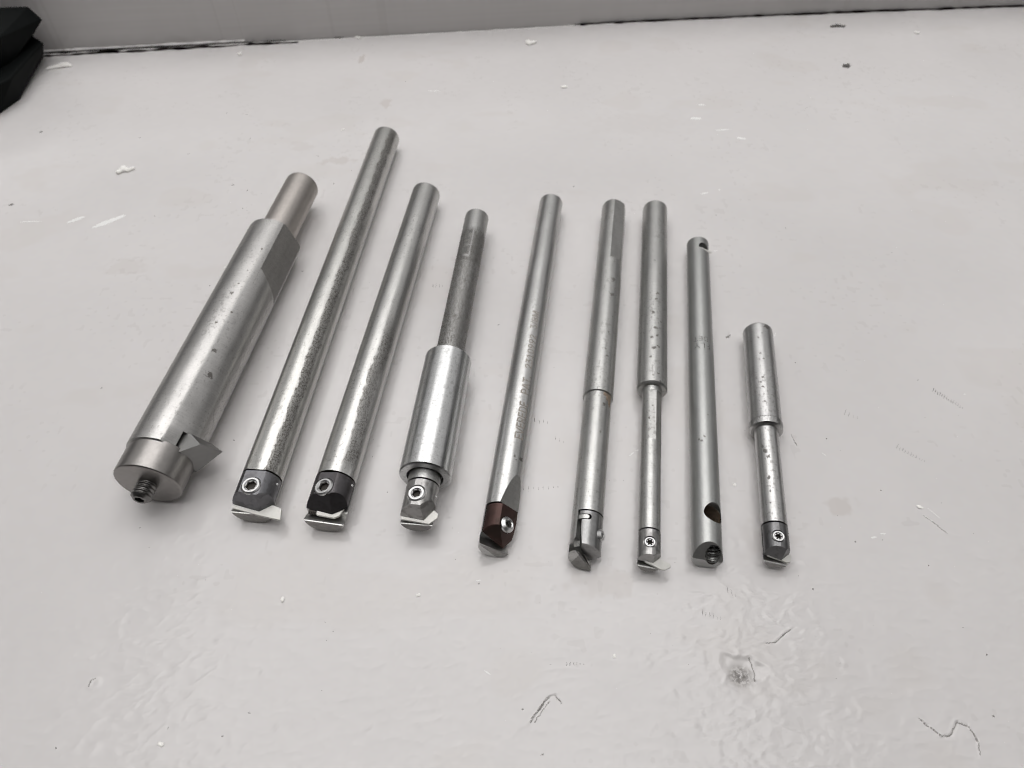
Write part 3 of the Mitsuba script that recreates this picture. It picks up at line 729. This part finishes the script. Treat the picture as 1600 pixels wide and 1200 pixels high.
text_along('engraved_boring_bar__lettering', 'EVEREDE', 2.4, -24.6, -10.4, 9, 43, 'stamp_dark')
text_along('engraved_boring_bar__lettering_001', 'PAT.', 2.4, -7.2, 0.4, 6, 38, 'stamp_dark')
text_along('engraved_boring_bar__lettering_002', '2310992', 2.4, 3.6, 18.8, 6, 34, 'stamp_dark')
text_along('engraved_boring_bar__lettering_003', '3/8M', 2.4, 21.6, 30.2, 2, 30, 'stamp_dark')

# --- 6: bar with a flat at the far end and a notched head
k, r, rl = 6, 4.87, 4.40
up = rod(-6.0, 96.4, r, 0.15, 0.6) - spin(box(-20, 20, 59.6, 120, 4.35, 20), 26) - spin(box(-20, 20, 52.5, 120, 4.55, 20), 78)
put('flatted_boring_bar__shank', up, k, 'steel_flat_end')
ph = 55
lo = rod(-65.0, -5.9, rl, 0.0, 0.0)
cut = spin(box(-30, 30, -90, -49.3, -0.45, 40), ph)
lo = lo - cut - spin(prism([(-6, -57.5), (3.6, -62.3), (3.6, -62.5), (-6, -60.15)], -3.1, 3), ph) - spin(slot_tw([(-56.0, 1.2), (-60.2, -3.0), (-61.5, -3.0), (-61.5, 5.0), (-56.0, 5.0)], -6, -2.2), ph)
lo = plane_cut(lo, (0, -62.45, 0), (-0.138, -1, 0.197))
put('flatted_boring_bar__neck', lo, k, 'steel_flat_end')
# key of the neck that enters the head's notch
cl = rod(-66, -49.65, rl * 0.995, 0, 0.1)
cl = spin(cl, -ph) ^ box(-30, 30, -90, 0, -0.35, 40)
cl = cl - spin(Manifold.cube([1, 1, 1]), 0)
cl = spin(cl, ph)
cl = plane_cut(cl, (0, -60.5, 0), (-0.12, -1, 0.12))
cl = plane_cut(cl, (1.47, -61.7, -2.1), (0.448, -0.62, -0.45))
sa = math.radians(-23)
cl = plane_cut(cl, (4.4 * math.sin(sa) + 0.12, -56, 4.4 * math.cos(sa)), (-1.0, -0.12, 0))
cl = cl - cyl_w(0.85, 0, 8, 0.1, -51.6, 32) - box(-4, 0.1, -52.45, -50.75, 0, 8) - box(-5, -1.72, -63, -52.4, 1.5, 8)
put('flatted_boring_bar__clamp', cl, k, 'clamp_dull_bright', 8)
plain('clamp_dull_bright', (0.290, 0.290, 0.290), 0.33, 1.0, dirt=0.15)
tab = cyl_w(0.62, 0, rl * 0.985, -0.35, -51.6, 32) + box(-2.6, -0.35, -52.2, -51.0, 0, 6)
put('flatted_boring_bar__key', (tab ^ rod(-60, -45, rl, 0, 0)), k, 'steel_flat_end', 30)
add_screw('flatted_boring_bar__screw', k, 62, -55.7, rl - 0.95, 1.75, 1.55, 'screw_steel', lip=0.45, hexr=0.7)
put('flatted_boring_bar__insert', spin(prism([(2.2, -59.6), (3.2, -60.4), (5.3, -58.6), (4.9, -56.8), (3.6, -56.6)], -0.2, 0.6), 66), k, 'bit_steel', False)
ring = lathe([(-6.12, 4.9), (-5.5, 4.92), (-5.5, 4.3), (-6.12, 4.3)], 96)
put('flatted_boring_bar__rust_stain', bent([(20, 66, -7.6, -6.2), (34, 66, -8.9, -7.5), (46, 62, -10.2, -8.8), (52, 58, -11.0, -10.1)], rl, 0.012, 0.2), k, 'rust', True)
label('flatted_boring_bar', 'steel bar with a flat ground on its far end and a notched grey head', 'boring bar')

# --- 7: necked bar
k, r, rn = 7, 4.94, 3.06
put('spotted_boring_bar__shank', rod(-2.9, 95.3, r, 0.55, 0.6), k, 'steel_spotted')
m = lathe([(-64.6, rn - 0.3), (-64.2, rn), (-5.0, rn), (-3.4, rn + 0.12), (-2.4, rn + 0.35)], 96)
m = m - spin(box(-20, 20, -29.5, -4.5, rn - 0.32, 20), 52) - spin(box(-20, 20, -24, -4.5, rn - 0.16, 20), 2) - spin(box(-20, 20, -90, -54.2, -0.55, 20), 8) - spin(Manifold.cube([40, 2.2, 20]).translate([-20, 0, 0]).rotate([-26, 0, 0]).translate([0, -64.25, -0.53]), 8)
put('spotted_boring_bar__neck', m, k, 'steel_spotted')
cl = clamp_block(rn * 1.03, 8, 0.0, -54.2, [(-2.7, -63.1), (1.2, -63.3), (2.9, -61.6)], -4, 0.05, -62.4, 0.7)
put('spotted_boring_bar__clamp', bore(cl, -4, -58.7, rn - 0.75, 1.62), k, 'clamp_steel', 8)
add_screw('spotted_boring_bar__screw', k, -4, -58.7, rn - 0.75, 1.6, 0.75, 'screw_steel', 'torx', 0.95)
put('spotted_boring_bar__insert', spin(prism([(-1.1, -63.2), (3.2, -64.65), (4.4, -64.55), (6.1, -63.4), (5.8, -62.6), (3.0, -61.6), (-0.6, -62.0)], -0.5, 0.15), 8), k, 'carbide', False)
label('spotted_boring_bar', 'steel bar freckled with dark rust spots, its narrow neck ending in a small insert', 'boring bar')

# --- 8: bar with cross holes
k, r = 8, 4.167
m = rod(-62.5, 73.6, r, 0.3, 0.5)
bevel_n = (0.05, -0.72, 0.69)
m = plane_cut(m, (0, -58.9, r), bevel_n)
hole = cyl_w(3.05, -2.0, 12, 0, 0, 48)
m = m - spin(hole.rotate([-14, 0, 0]).translate([0, -50.3, 0]), 28)
thr = lathe([(0, 1.95)] + [(0.15 * i, 1.95 + 0.22 * (0.5 + 0.5 * math.cos(2 * math.pi * i / 4.6))) for i in range(1, 92)] + [(14.0, 1.8)], 48)
m = m - thr.translate([1.3, -64.5, 1.5])
m = m - spin(cyl_w(1.95, 0.6, 9, 0.0, 67.9, 40), 22)
put('drilled_boring_bar__shank', m, k, 'steel_satin')
liner = cyl_w(3.04, -1.99, 3.3, 0, 0, 48) - cyl_w(2.92, -1.85, 12, 0, 0, 48)
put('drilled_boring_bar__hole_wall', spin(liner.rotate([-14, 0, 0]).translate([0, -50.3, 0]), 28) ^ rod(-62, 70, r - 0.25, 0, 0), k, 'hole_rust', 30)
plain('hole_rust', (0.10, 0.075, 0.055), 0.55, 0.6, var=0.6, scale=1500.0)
put('drilled_boring_bar__threaded_hole', plane_cut((rod(-64.5, -55.6, 2.14, 0, 0) - thr).translate([1.2, 0, 0.9]) if False else (lathe([(-64.4, 2.14), (-52.6, 2.14)], 48) - thr.translate([0, -64.5, 0])).translate([1.3, 0, 1.5]), (0, -58.9 + 0.35, r), bevel_n), k, 'thread_shade', 30)
plain('thread_shade', (0.014, 0.012, 0.011), 0.7, 0.0, spec=0.08)  # near-black liner paints the shade down the threaded hole
put('drilled_boring_bar__hole_burr', trimesh.convex.convex_hull(np.array([(-0.2, 66.6, 4.15), (0.3, 67.2, 3.9), (3.9, 66.8, 2.3), (5.0, 67.3, 1.9), (5.1, 66.6, 1.7), (4.3, 65.9, 2.0), (1.8, 65.8, 3.8)])), k, 'shaving_pale', False)
label('drilled_boring_bar', 'satin steel bar with an empty dark hole in its side and a slanted end', 'boring bar')


def text_round(key, text, height, t_base, t_top, a0, a1, mat):
    """reads round the bar, upside down as seen from the near end"""
    me = meshkit.text_mesh(text, height, 0.04)
    v, f = trimesh.remesh.subdivide_to_size(me.vertices, me.faces, 0.4, max_iter=10)
    x, y, z = np.array(v).T
    a = np.radians(a0 + (x - x.min()) / np.ptp(x) * (a1 - a0))
    t = t_base + y / height * (t_top - t_base)
    rr = r - 0.02 + z
    put(key, trimesh.Trimesh(np.stack([rr * np.sin(a), t, rr * np.cos(a)], 1), f, process=False), k, mat, False)


text_round('drilled_boring_bar__lettering', 'FLY', 1.6, 15.7, 13.4, 33, -42, 'stamp_grey')
text_round('drilled_boring_bar__lettering_001', 'DET', 1.6, 18.9, 16.7, 24, -44, 'stamp_grey')

# --- 9: the short bar
k, r, rn = 9, 4.94, 3.52
put('short_boring_bar__shank', lathe([(-16.6, r), (23.6, r), (24.2, r - 0.3), (24.5, r - 0.8)], 128), k, 'steel_short')
kn = lathe([(-19.4, 4.5), (-19.0, 5.05), (-16.9, 5.12), (-16.6, 4.9)], 96)
kn = kn - Manifold.batch_boolean([spin(Manifold.cube([0.16, 2.2, 1], True).translate([0, -17.9, 5.42]), i * 5) for i in range(72)], m3.OpType.Add)
put('short_boring_bar__knurled_ring', kn, k, 'steel_short', 20)
m = lathe([(-63.4, rn - 0.35), (-63.0, rn), (-20.0, rn), (-19.2, rn + 0.12), (-18.0, rn + 0.2)], 96) - spin(box(-20, 20, -90, -52.6, -1.0, 20), 8) - spin(Manifold.cube([40, 2.2, 20]).translate([-20, 0, 0]).rotate([-26, 0, 0]).translate([0, -63.0, -0.98]), 8)
put('short_boring_bar__neck', m, k, 'steel_short')
cl = clamp_block(rn * 1.01, 8, -0.1, -52.6, [(-3.7, -61.6), (1.2, -62.5), (3.4, -60.3)], -6, 0.05, -60.8, 1.4)
put('short_boring_bar__clamp', bore(cl, -3, -57.4, rn - 0.75, 1.75), k, 'clamp_dull', 8)
add_screw('short_boring_bar__screw', k, -3, -57.4, rn - 0.75, 1.7, 0.85, 'screw_steel', 'torx', 0.98)
put('short_boring_bar__insert', spin(prism([(-2.5, -61.5), (-2.3, -61.9), (1.7, -62.5), (2.5, -62.75), (3.85, -62.4), (4.2, -60.5), (3.0, -59.6), (-2.0, -60.6)], -0.7, -0.1), 8), k, 'carbide', False)
label('short_boring_bar', 'shortest thick steel bar with a stepped neck, farthest right in the row', 'boring bar')
